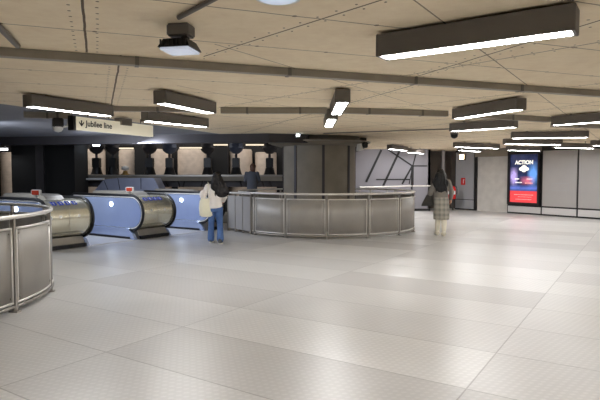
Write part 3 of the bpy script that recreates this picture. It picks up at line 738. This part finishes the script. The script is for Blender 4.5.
# ================================================================== RIGHT HAND WALL THINGS
# lit poster in black frame
t = thing('poster_screen', 'lit advertising poster in a tall black frame with red lower band', 'poster', tuple(wpt(.74, .0)), wr)
FW, Z0, Z1 = 1.40, .36, 2.46
bm = new()
for (x0, x1, z0, z1) in ((-FW / 2, -FW / 2 + .09, Z0, Z1), (FW / 2 - .09, FW / 2, Z0, Z1), (-FW / 2 + .09, FW / 2 - .09, Z0, Z0 + .10), (-FW / 2 + .09, FW / 2 - .09, Z1 - .12, Z1)):
    box(bm, ((x0 + x1) / 2, -.06, (z0 + z1) / 2), (x1 - x0, .12, z1 - z0), bevel=.006)
obj('frame', bm, M['black'], t)
bm = new(); box(bm, (0, -.04, .0), (FW - .18, .03, 1.88)); 
for v in bm.verts: v.co.z += .94
s_ = obj('screen', bm, M['poster'], t); s_.location = (0, 0, Z0 + .10)
def ptext(s, size, x, z, m, b=0.): return text('lettering', s, size, M[m], s_, (x, -.058, z), (PI / 2, 0, 0), .001, 'CENTER', b)
ptext('ACTION', .205, 0, 1.50, 'glow_white', .008)
bm = new()
for cx, cz_, r in ((0, 1.36, .13), (-.13, 1.31, .09), (.13, 1.31, .09), (0, 1.27, .11)): ball(bm, (cx, -.058, cz_), (r, .006, r * .75), 14)
obj('crest', bm, M['glow_white'], s_)
for (x, z, wd, hh, mm) in ((-.3, .92, .20, .06, 'glow_white'), (-.22, .78, .30, .05, 'glow_white'), (.22, .76, .34, .07, 'glow_pink'), (.25, .92, .25, .03, 'glow_white'),
                        (0, .30, .85, .035, 'glow_pink'), (0, .12, .7, .03, 'glow_pink'), (.05, .22, .6, .02, 'glow_pink')):
    bm = new(); n = max(3, int(wd / .05))
    for k in range(n): box(bm, (x - wd / 2 + (k + .5) * wd / n, -.057, z), (wd / n * .7, .003, hh * random.uniform(.7, 1)))
    obj('print_line', bm, M[mm], s_)

# exit lamp, fire notice, extinguishers by the slate panel
t = thing('exit_lamp', 'small square lit lamp at top of the slate panel', 'lamp', tuple(wpt(-2.28, .02, 2.20)), wr)
bm = new(); box(bm, (0, -.04, .12), (.34, .08, .28), bevel=.01); obj('housing', bm, M['brown'], t)
bm = new(); box(bm, (.0, -.085, .12), (.24, .02, .20)); obj('lens', bm, mat('warm_lit_lens', (1, .9, .8), .4, emit=(1, .88, .72), es=2.2), t)
t = thing('fire_notice', 'red fire notice with white symbol on the slate panel', 'sign', tuple(wpt(-2.25, .02, 1.12)), wr)
bm = new(); box(bm, (0, -.008, .13), (.22, .012, .30)); obj('plate', bm, M['red'], t)
bm = new(); box(bm, (.02, -.018, .13), (.035, .008, .18)); box(bm, (.05, -.018, .2), (.05, .008, .03)); obj('symbol', bm, M['white'], t)
t = thing('notice', 'small pale notice with red corner left of the slate panel', 'sign', (6.42, 23.74, 1.2), 0)
bm = new(); box(bm, (0, 0, .12), (.16, .02, .24)); obj('plate', bm, M['white'], t)
bm = new(); box(bm, (-.1, .01, .06), (.1, .02, .3)); obj('backing', bm, M['red'], t)
def extinguisher(x, y, label, s=1.0):
    t = thing('fire_extinguisher', label, 'fire extinguisher', (x, y, .5), 0, 'fire extinguishers by the slate panel')
    bm = new(); lathe(bm, [(0, 0), (.085 * s, 0), (.095 * s, .03), (.095 * s, .42), (.07 * s, .49), (.03, .52), (.03, .55), (0, .55)], 24); obj('cylinder', bm, M['red'], t, True)
    bm = new(); box(bm, (0, 0, .58), (.05, .05, .05)); box(bm, (-.06, 0, .62), (.16, .02, .02)); box(bm, (-.06, 0, .57), (.12, .02, .015)); obj('valve', bm, M['black'], t)
    bm = new(); tube(bm, [(.02, 0, .57), (.1, -.02, .55), (.13, -.03, .4), (.12, -.05, .2)], .014, 8); obj('hose', bm, M['rubber'], t, True)
    bm = new(); box(bm, (0, -.095 * s, .27), (.09, .006, .15)); obj('paper_label', bm, M['white'], t)
    bm = new(); box(bm, (0, .0, -.02), (.24, .22, .03)); box(bm, (0, .1, -.25), (.05, .05, .5)); obj('stand', bm, M['black'], t)
extinguisher(6.42, 22.9, 'red fire extinguisher right behind the plaid skirt woman, left one'); extinguisher(6.66, 22.95, 'red fire extinguisher beside the slate panel edge, right one')
# handrail by the pale back wall
t = thing('handrail', 'steel handrail with dark post in front of the pale back wall', 'railing', (4.62, 21.9, 0))
bm = new(); tube(bm, [(0, 0, 0), (0, 0, 1.92)], .035, 10); obj('post', bm, M['black'], t)
bm = new(); tube(bm, [(-2.4, -2.2, 1.08), (0, 0, 1.08), (1.0, .2, 1.08)], .03, 10); obj('rail', bm, M['steel'], t, True)
for f in (.5, 1.0):
    bm = new(); tube(bm, [(-2.4 * f, -2.2 * f, 0), (-2.4 * f, -2.2 * f, 1.08)], .025, 8); obj('post', bm, M['dullsteel'], t)
bm = new(); tube(bm, [(1.0, .2, 0), (1.0, .2, 1.08)], .025, 8); obj('post', bm, M['dullsteel'], t)

# ================================================================== PEOPLE
def limb(bm, pts, rs, n=14): tube(bm, pts, rs, n); [ball(bm, p, (r if not isinstance(r, tuple) else min(r)) * .98, 12) for p, r in zip(pts, rs)]
def rings(bm, secs, n=24):
    """secs: (x, y, z, rx, ry) horizontal elliptical sections, closed"""
    R = [[bm.verts.new((x + rx * math.cos(2 * PI * k / n), y + ry * math.sin(2 * PI * k / n), z)) for k in range(n)] for x, y, z, rx, ry in secs]
    for A, B in zip(R, R[1:]):
        for k in range(n): bm.faces.new((A[k], A[(k + 1) % n], B[(k + 1) % n], B[k]))
    bm.faces.new(R[0]); bm.faces.new(R[-1])
def hand(bm, wr_, d, side, s=1.0, curl=.5):
    """palm and five curled fingers; d = pointing direction, side = +1 right hand"""
    d = Vector(d).normalized(); w_ = Vector(wr_)
    fwd = Vector((0, 1, 0)); fwd = (fwd - d * fwd.dot(d)).normalized(); inn = d.cross(fwd) ; inn = inn if inn.x * side < 0 else -inn   # towards the body
    limb(bm, [w_, w_ + d * .04 * s, w_ + d * .085 * s], [(.024 * s), (.030 * s), (.030 * s)])
    for off in (-.026, .026): limb(bm, [w_ + d * .03 * s + fwd * off * .7 * s, w_ + d * .085 * s + fwd * off * s], [.014 * s, .014 * s])
    for k, (o, ln) in enumerate(((.034, .068), (.0115, .078), (-.0115, .072), (-.034, .056))):
        b0 = w_ + d * .085 * s + fwd * o * s
        d1 = (d + inn * .35 * curl + fwd * o * 2).normalized(); d2 = (d + inn * 1.1 * curl + fwd * o * 2).normalized(); d3 = (d * .7 + inn * 1.6 * curl).normalized()
        p1 = b0 + d1 * ln * .45 * s; p2 = p1 + d2 * ln * .32 * s; p3 = p2 + d3 * ln * .25 * s
        limb(bm, [b0, p1, p2, p3], [.0092 * s, .0085 * s, .0078 * s, .0066 * s], 8)
    t0 = w_ + d * .03 * s + fwd * .025 * s; t1 = t0 + (d * .6 + fwd * .8).normalized() * .035 * s; t2 = t1 + (d * .9 + fwd * .3 + inn * .3).normalized() * .03 * s
    limb(bm, [t0, t1, t2], [.013 * s, .0105 * s, .0085 * s], 8)

def person(name, label, loc, rz, J, group=None):
    """J: joints in metres at final size; returns root and body mesh"""
    t = thing(name, label, 'person', loc, rz, group)
    bm = new(); H = J['H']; k = H / 1.68
    hx, hy, hz = J['head']; pv = Vector(J['pelvis']); ch = Vector(J['chest']); nk = Vector(J['neck'])
    # head: skull, jaw, nose, ears
    ball(bm, (hx, hy - .008 * k, hz + .02 * k), (.073 * k, .092 * k, .098 * k), 24); ball(bm, (hx, hy + .028 * k, hz - .035 * k), (.055 * k, .06 * k, .072 * k), 20)
    limb(bm, [(hx, hy + .082 * k, hz + .0 * k), (hx, hy + .102 * k, hz - .026 * k)], [.009 * k, .013 * k], 8)
    for s in (-1, 1): ball(bm, (hx + s * .074 * k, hy - .005, hz - .005), (.009 * k, .018 * k, .03 * k), 10)
    limb(bm, [(hx, hy - .015, hz - .05 * k), tuple(nk), tuple(ch + (nk - ch) * .6)], [.050 * k, .052 * k, .07 * k])
    w0 = pv.lerp(ch, .5)
    rings(bm, [(pv.x, pv.y, pv.z - .10 * k, .10 * k, .08 * k), (pv.x, pv.y, pv.z - .04 * k, .155 * k, .11 * k), (pv.x, pv.y, pv.z + .06 * k, .145 * k, .10 * k), (w0.x, w0.y, w0.z, .115 * k, .085 * k),
               (ch.x, ch.y, ch.z - .06 * k, .135 * k, .095 * k), (ch.x, ch.y, ch.z + .06 * k, .15 * k, .09 * k), (nk.x, nk.y, nk.z - .07 * k, .12 * k, .065 * k), (nk.x, nk.y, nk.z - .02 * k, .06 * k, .05 * k)])
    for s, q in ((-1, 'L'), (1, 'R')):
        sh, el, wr_ = map(Vector, (J['sh' + q], J['el' + q], J['wr' + q]))
        limb(bm, [tuple(ch + (sh - ch) * .4), tuple(sh), tuple(sh.lerp(el, .4)), tuple(el), tuple(el.lerp(wr_, .35)), tuple(wr_)], [.055 * k, .048 * k, .042 * k, .034 * k, .035 * k, .023 * k])
        hand(bm, wr_, J.get('hd' + q, wr_ - el), s, k, J.get('curl', .6))
        hp, kn, an, to = map(Vector, (J['hp' + q], J['kn' + q], J['an' + q], J['to' + q]))
        limb(bm, [tuple(hp), tuple(hp.lerp(kn, .35)), tuple(kn), tuple(kn.lerp(an, .3)), tuple(an)], [.082 * k, .075 * k, .050 * k, .050 * k, .032 * k])
        limb(bm, [tuple(an + Vector((0, -.02, -.02))), tuple(an.lerp(to, .5) + Vector((0, 0, -.005))), tuple(to)], [.034 * k, .032 * k, .022 * k])
    body = blob('body', bm, .0062, M['skin'], t, 3)
    for s in (-1, 1):
        bm = new(); ball(bm, (hx + s * .03 * k, hy + .078 * k, hz + .012 * k), (.012 * k, .008, .008 * k), 10); obj('eye', bm, M['eye'], body)
    bm = new(); ball(bm, (hx, hy + .087 * k, hz - .052 * k), (.022 * k, .008, .007 * k), 12); obj('mouth', bm, M['lip'], body)
    return t, body

def wavy_hair(bm, top, ends, rad, seed=1, amp=.018):
    rnd = random.Random(seed); top = Vector(top)
    for (ex, ey, ez, ox, oy) in ends:
        a = top + Vector((ox, oy, 0)); e_ = Vector((ex, ey, ez)); pts = []; rs = []; ph = rnd.uniform(0, 6)
        for i in range(11):
            f = i / 10; p = a.lerp(e_, f); p += Vector((math.sin(f * 11 + ph) * amp, math.cos(f * 9 + ph) * amp * .6, 0)) * f
            p.y -= .05 * math.sin(PI * min(1, f * 1.6)) * .6
            pts.append(tuple(p)); rs.append(rad * (1 - .75 * f ** 2))
        tube(bm, pts, rs, 7)

# --- woman in cream sweater with tote (walking away, head tilted to the right)
FX, FY = -1.94, 12.1
J = dict(H=1.62, head=(.045, .03, 1.50), neck=(.03, 0, 1.355), chest=(.01, 0, 1.18), pelvis=(-.01, 0, .86),
         shL=(-.165, 0, 1.30), elL=(-.26, .06, 1.10), wrL=(-.20, .20, 1.22), hdL=(.25, .3, .5),
         shR=(.18, 0, 1.30), elR=(.215, .02, 1.06), wrR=(.16, .19, .95), hdR=(-.1, .6, -.2),
         hpL=(-.085, 0, .83), knL=(-.10, .05, .46), anL=(-.11, .06, .085), toL=(-.12, .18, .03),
         hpR=(.085, 0, .83), knR=(.10, .02, .46), anR=(.135, -.16, .10), toR=(.14, -.04, .025))
t, body = person('person', 'woman in cream sweater and blue jeans carrying cream tote, seen from behind', (FX, FY, 0), 0, J)
bm = new()
rings(bm, [(-.01, 0, .79, .17, .125), (-.01, 0, .83, .178, .135), (0, 0, .98, .158, .118), (0, 0, 1.10, .162, .118), (.01, 0, 1.22, .175, .118), (.02, 0, 1.31, .15, .09), (.03, 0, 1.365, .075, .065)])
limb(bm, [(-.06, 0, 1.27), (-.165, 0, 1.28), (-.27, .06, 1.09), (-.215, .17, 1.19)], [.075, .075, .068, .048]); limb(bm, [(.07, 0, 1.27), (.175, 0, 1.28), (.22, .02, 1.06), (.17, .16, .96)], [.075, .075, .065, .045])
ball(bm, (-.275, .0, 1.10), (.08, .07, .12), 12)
blob('sweater', bm, .009, M['sweater'], t, 4)
bm = new(); rings(bm, [(0, 0, .72, .155, .115), (0, 0, .80, .172, .125), (0, 0, .90, .150, .11)])
limb(bm, [(-.08, 0, .80), (-.09, .03, .60), (-.10, .05, .44), (-.11, .06, .24), (-.11, .05, .085)], [.098, .085, .068, .073, .082]); limb(bm, [(.08, 0, .80), (.09, .01, .60), (.105, .02, .44), (.12, -.06, .25), (.135, -.15, .10)], [.098, .085, .068, .073, .082])
blob('jeans', bm, .009, M['jeans'], t, 4)
for (x, y, z, ty) in ((-.11, .06, .0, .17), (.135, -.16, .0, -.03)):
    bm = new(); ball(bm, (x, y + .05, .045), (.054, .145, .05), 16); ball(bm, (x, y - .03, .075), (.05, .055, .055), 12); sh = blob('shoe', bm, .008, M['shoe'], t, 2)
    bm = new(); 
    rings(bm, [(x, y + .05, 0, .048, .135), (x, y + .05, .022, .05, .138)]); obj('sole', bm, M['sole'], sh)
bm = new(); ball(bm, (.045, -.005, 1.525), (.098, .112, .108), 20); ball(bm, (.06, -.06, 1.43), (.135, .07, .13), 16); ball(bm, (.09, -.09, 1.30), (.18, .06, .16), 16); ball(bm, (.17, -.09, 1.18), (.175, .055, .14), 16)
ends = [(.045 + .03 * i + .02 * math.sin(i), -.10 - .02 * (i % 3), 1.06 + .03 * (i % 4) , (-.07 + .015 * i), -.08) for i in range(9)] + [(.30 - .02 * i, -.04, 1.09 + .025 * i, .09, -.03) for i in range(4)]
wavy_hair(bm, (.045, 0, 1.52), ends, .034, 3, .026)
blob('hair', bm, .009, M['hair'], t, 2)
tt = thing('tote_bag', 'cream canvas tote bag on long strap at the woman\'s left side', 'bag', (FX - .20, FY - .06, .60))
bm = new(); rings(bm, [(0, 0, 0, .10, .05), (0, 0, .03, .145, .065), (-.01, 0, .2, .15, .07), (-.02, 0, .36, .125, .05), (-.01, 0, .42, .10, .03)]); obj('body', bm, M['tote'], tt, True)
bm = new(); tube(bm, [(.07, -.03, .36), (.10, -.08, .55), (.07, -.11, .70), (.055, -.04, .79), (.06, .06, .76), (.07, .12, .55), (.05, .03, .38)], [(.016, .006)] * 7, 8); obj('strap', bm, M['tote'], tt, True)

# --- woman in plaid skirt, grey jacket and cream boots (walking away)
GX, GY = 3.61, 13.5
J = dict(H=1.70, head=(-.04, .03, 1.59), neck=(-.02, 0, 1.44), chest=(-.01, 0, 1.27), pelvis=(0, 0, .93),
         shL=(-.18, 0, 1.385), elL=(-.27, -.02, 1.14), wrL=(-.29, .10, .93), hdL=(-.05, .15, -1),
         shR=(.17, 0, 1.385), elR=(.25, .0, 1.13), wrR=(.27, .14, .93), hdR=(.03, .2, -1),
         hpL=(-.08, 0, .90), knL=(-.07, .06, .50), anL=(-.065, .12, .10), toL=(-.07, .25, .035),
         hpR=(.08, 0, .90), knR=(.06, .02, .50), anR=(.045, -.10, .11), toR=(.055, .02, .03))
t, body = person('person', 'long haired woman in plaid dress and cream boots walking away, right side', (GX, GY, 0), 0, J)
bm = new(); rings(bm, [(0, .0, .42, .20, .16), (0, 0, .50, .205, .16), (0, 0, .75, .195, .145), (0, 0, .92, .185, .135), (0, 0, 1.08, .15, .11), (0, 0, 1.14, .15, .11)]); sk = blob('skirt', bm, .01, M['plaid'], t, 2)
bm = new(); rings(bm, [(-.01, 0, .98, .185, .13), (-.01, 0, 1.12, .17, .125), (-.01, 0, 1.28, .18, .12), (-.01, 0, 1.39, .16, .09), (-.02, 0, 1.45, .075, .065)])
limb(bm, [(-.08, 0, 1.36), (-.18, 0, 1.365), (-.28, -.02, 1.13), (-.295, .08, .96)], [.07, .075, .064, .055]); limb(bm, [(.07, 0, 1.36), (.17, 0, 1.365), (.255, 0, 1.12), (.27, .12, .96)], [.07, .075, .064, .055])
blob('jacket', bm, .01, M['coat'], t, 3)
for (kx, ky, ax, ay) in ((-.07, .07, -.065, .12), (.06, -.02, .045, -.10)):
    bm = new(); limb(bm, [(kx, ky, .44), (kx, ky + .3 * (ay - ky), .33), (ax, ay, .12)], [.070, .070, .052]); limb(bm, [(ax, ay, .075), (ax, ay + .08, .05), (ax, ay + .15, .038)], [.052, .052, .042])
    ball(bm, (ax, ay - .025, .075), (.052, .055, .055), 14); ball(bm, (ax, ay + .12, .04), (.045, .07, .036), 14)
    b2 = blob('boot', bm, .008, M['boot'], t, 2)
    bm = new(); rings(bm, [(ax, ay - .02, 0, .02, .02), (ax, ay - .02, .06, .03, .03)], 12); obj('heel', bm, M['boot'], b2)
    bm = new(); rings(bm, [(ax, ay + .09, 0, .036, .09), (ax, ay + .09, .015, .038, .092)], 18); obj('sole', bm, M['sole'], b2)
bm = new(); ball(bm, (-.04, -.01, 1.61), (.10, .115, .11), 20); ball(bm, (-.045, -.06, 1.50), (.145, .075, .15), 16); ball(bm, (-.05, -.09, 1.34), (.20, .06, .18), 16); ball(bm, (-.04, -.10, 1.22), (.13, .05, .12), 16)
ends = [(-.19 + .035 * i, -.12 - .015 * (i % 3), 1.10 + .035 * ((i * 3) % 4), -.07 + .014 * i, -.08) for i in range(9)] + [(-.27, -.05, 1.28, -.09, -.02), (.15, -.05, 1.25, .09, -.02)]
wavy_hair(bm, (-.04, 0, 1.60), ends, .036, 5, .02)
blob('hair', bm, .009, M['hairblack'], t, 2)
tt = thing('handbag', 'dark grey trapezoid bag hanging on plaid dress woman\'s left side', 'bag', (GX - .33, GY + .02, .76))
bm = new(); rings(bm, [(-.03, 0, 0, .15, .05), (-.02, 0, .04, .155, .06), (.02, 0, .24, .09, .05), (.03, 0, .28, .08, .02)]); obj('body', bm, M['bag'], tt, True)
bm = new(); tube(bm, [(-.03, 0, .26), (.02, -.04, .42), (.06, -.09, .60), (.09, -.02, .70), (.09, .08, .58), (.06, .03, .27)], [(.012, .006)] * 6, 8); obj('strap', bm, M['bag'], tt, True)

# --- distant person at the shaft rail
ps = 17.2; X_ = px(252, 176, ps)[0]
J = dict(H=1.66, head=(.03, .05, 1.52), neck=(0, 0, 1.39), chest=(0, 0, 1.22), pelvis=(0, 0, .9),
         shL=(-.17, 0, 1.34), elL=(-.22, .06, 1.10), wrL=(-.18, .22, 1.05), shR=(.17, 0, 1.34), elR=(.22, .06, 1.10), wrR=(.16, .22, 1.05),
         hpL=(-.08, 0, .87), knL=(-.08, .02, .48), anL=(-.09, 0, .09), toL=(-.09, .12, .03), hpR=(.08, 0, .87), knR=(.08, .02, .48), anR=(.09, 0, .09), toR=(.09, .12, .03))
t, body = person('person', 'distant person with brown hair and blue grey top beyond the column barrier', (X_, ps, .27), 0, J)
bm = new(); rings(bm, [(0, 0, .80, .17, .12), (0, 0, 1.0, .165, .12), (0, 0, 1.25, .175, .12), (0, 0, 1.35, .15, .085), (0, 0, 1.40, .07, .06)])
limb(bm, [(-.07, 0, 1.31), (-.17, 0, 1.32), (-.225, .06, 1.1), (-.185, .2, 1.05)], [.07, .07, .06, .045]); limb(bm, [(.07, 0, 1.31), (.17, 0, 1.32), (.225, .06, 1.1), (.165, .2, 1.05)], [.07, .07, .06, .045])
blob('top', bm, .012, mat('blue_grey_cloth', (.33, .34, .37), .9), t, 2)
bm = new(); rings(bm, [(0, 0, .74, .15, .11), (0, 0, .88, .16, .115)]); limb(bm, [(-.08, 0, .82), (-.08, .02, .48), (-.09, 0, .08)], [.09, .07, .055]); limb(bm, [(.08, 0, .82), (.08, .02, .48), (.09, 0, .08)], [.09, .07, .055])
blob('trousers', bm, .012, M['bag'], t, 2)
bm = new(); ball(bm, (.03, .02, 1.545), (.10, .115, .10), 16); ball(bm, (.03, -.05, 1.46), (.09, .06, .09), 12); blob('hair', bm, .012, mat('brown_hair', (.36, .24, .17), .6, bump=.3), t, 2)
# raised landing beyond the barrier that the distant person stands on
bm = new(); prism(bm, [(-3.0, 16.9), (-.9, 16.9), (-.9, 18.2), (-3.0, 18.2)], 0, .27); struct('trim_13', bm, M['concrete'])
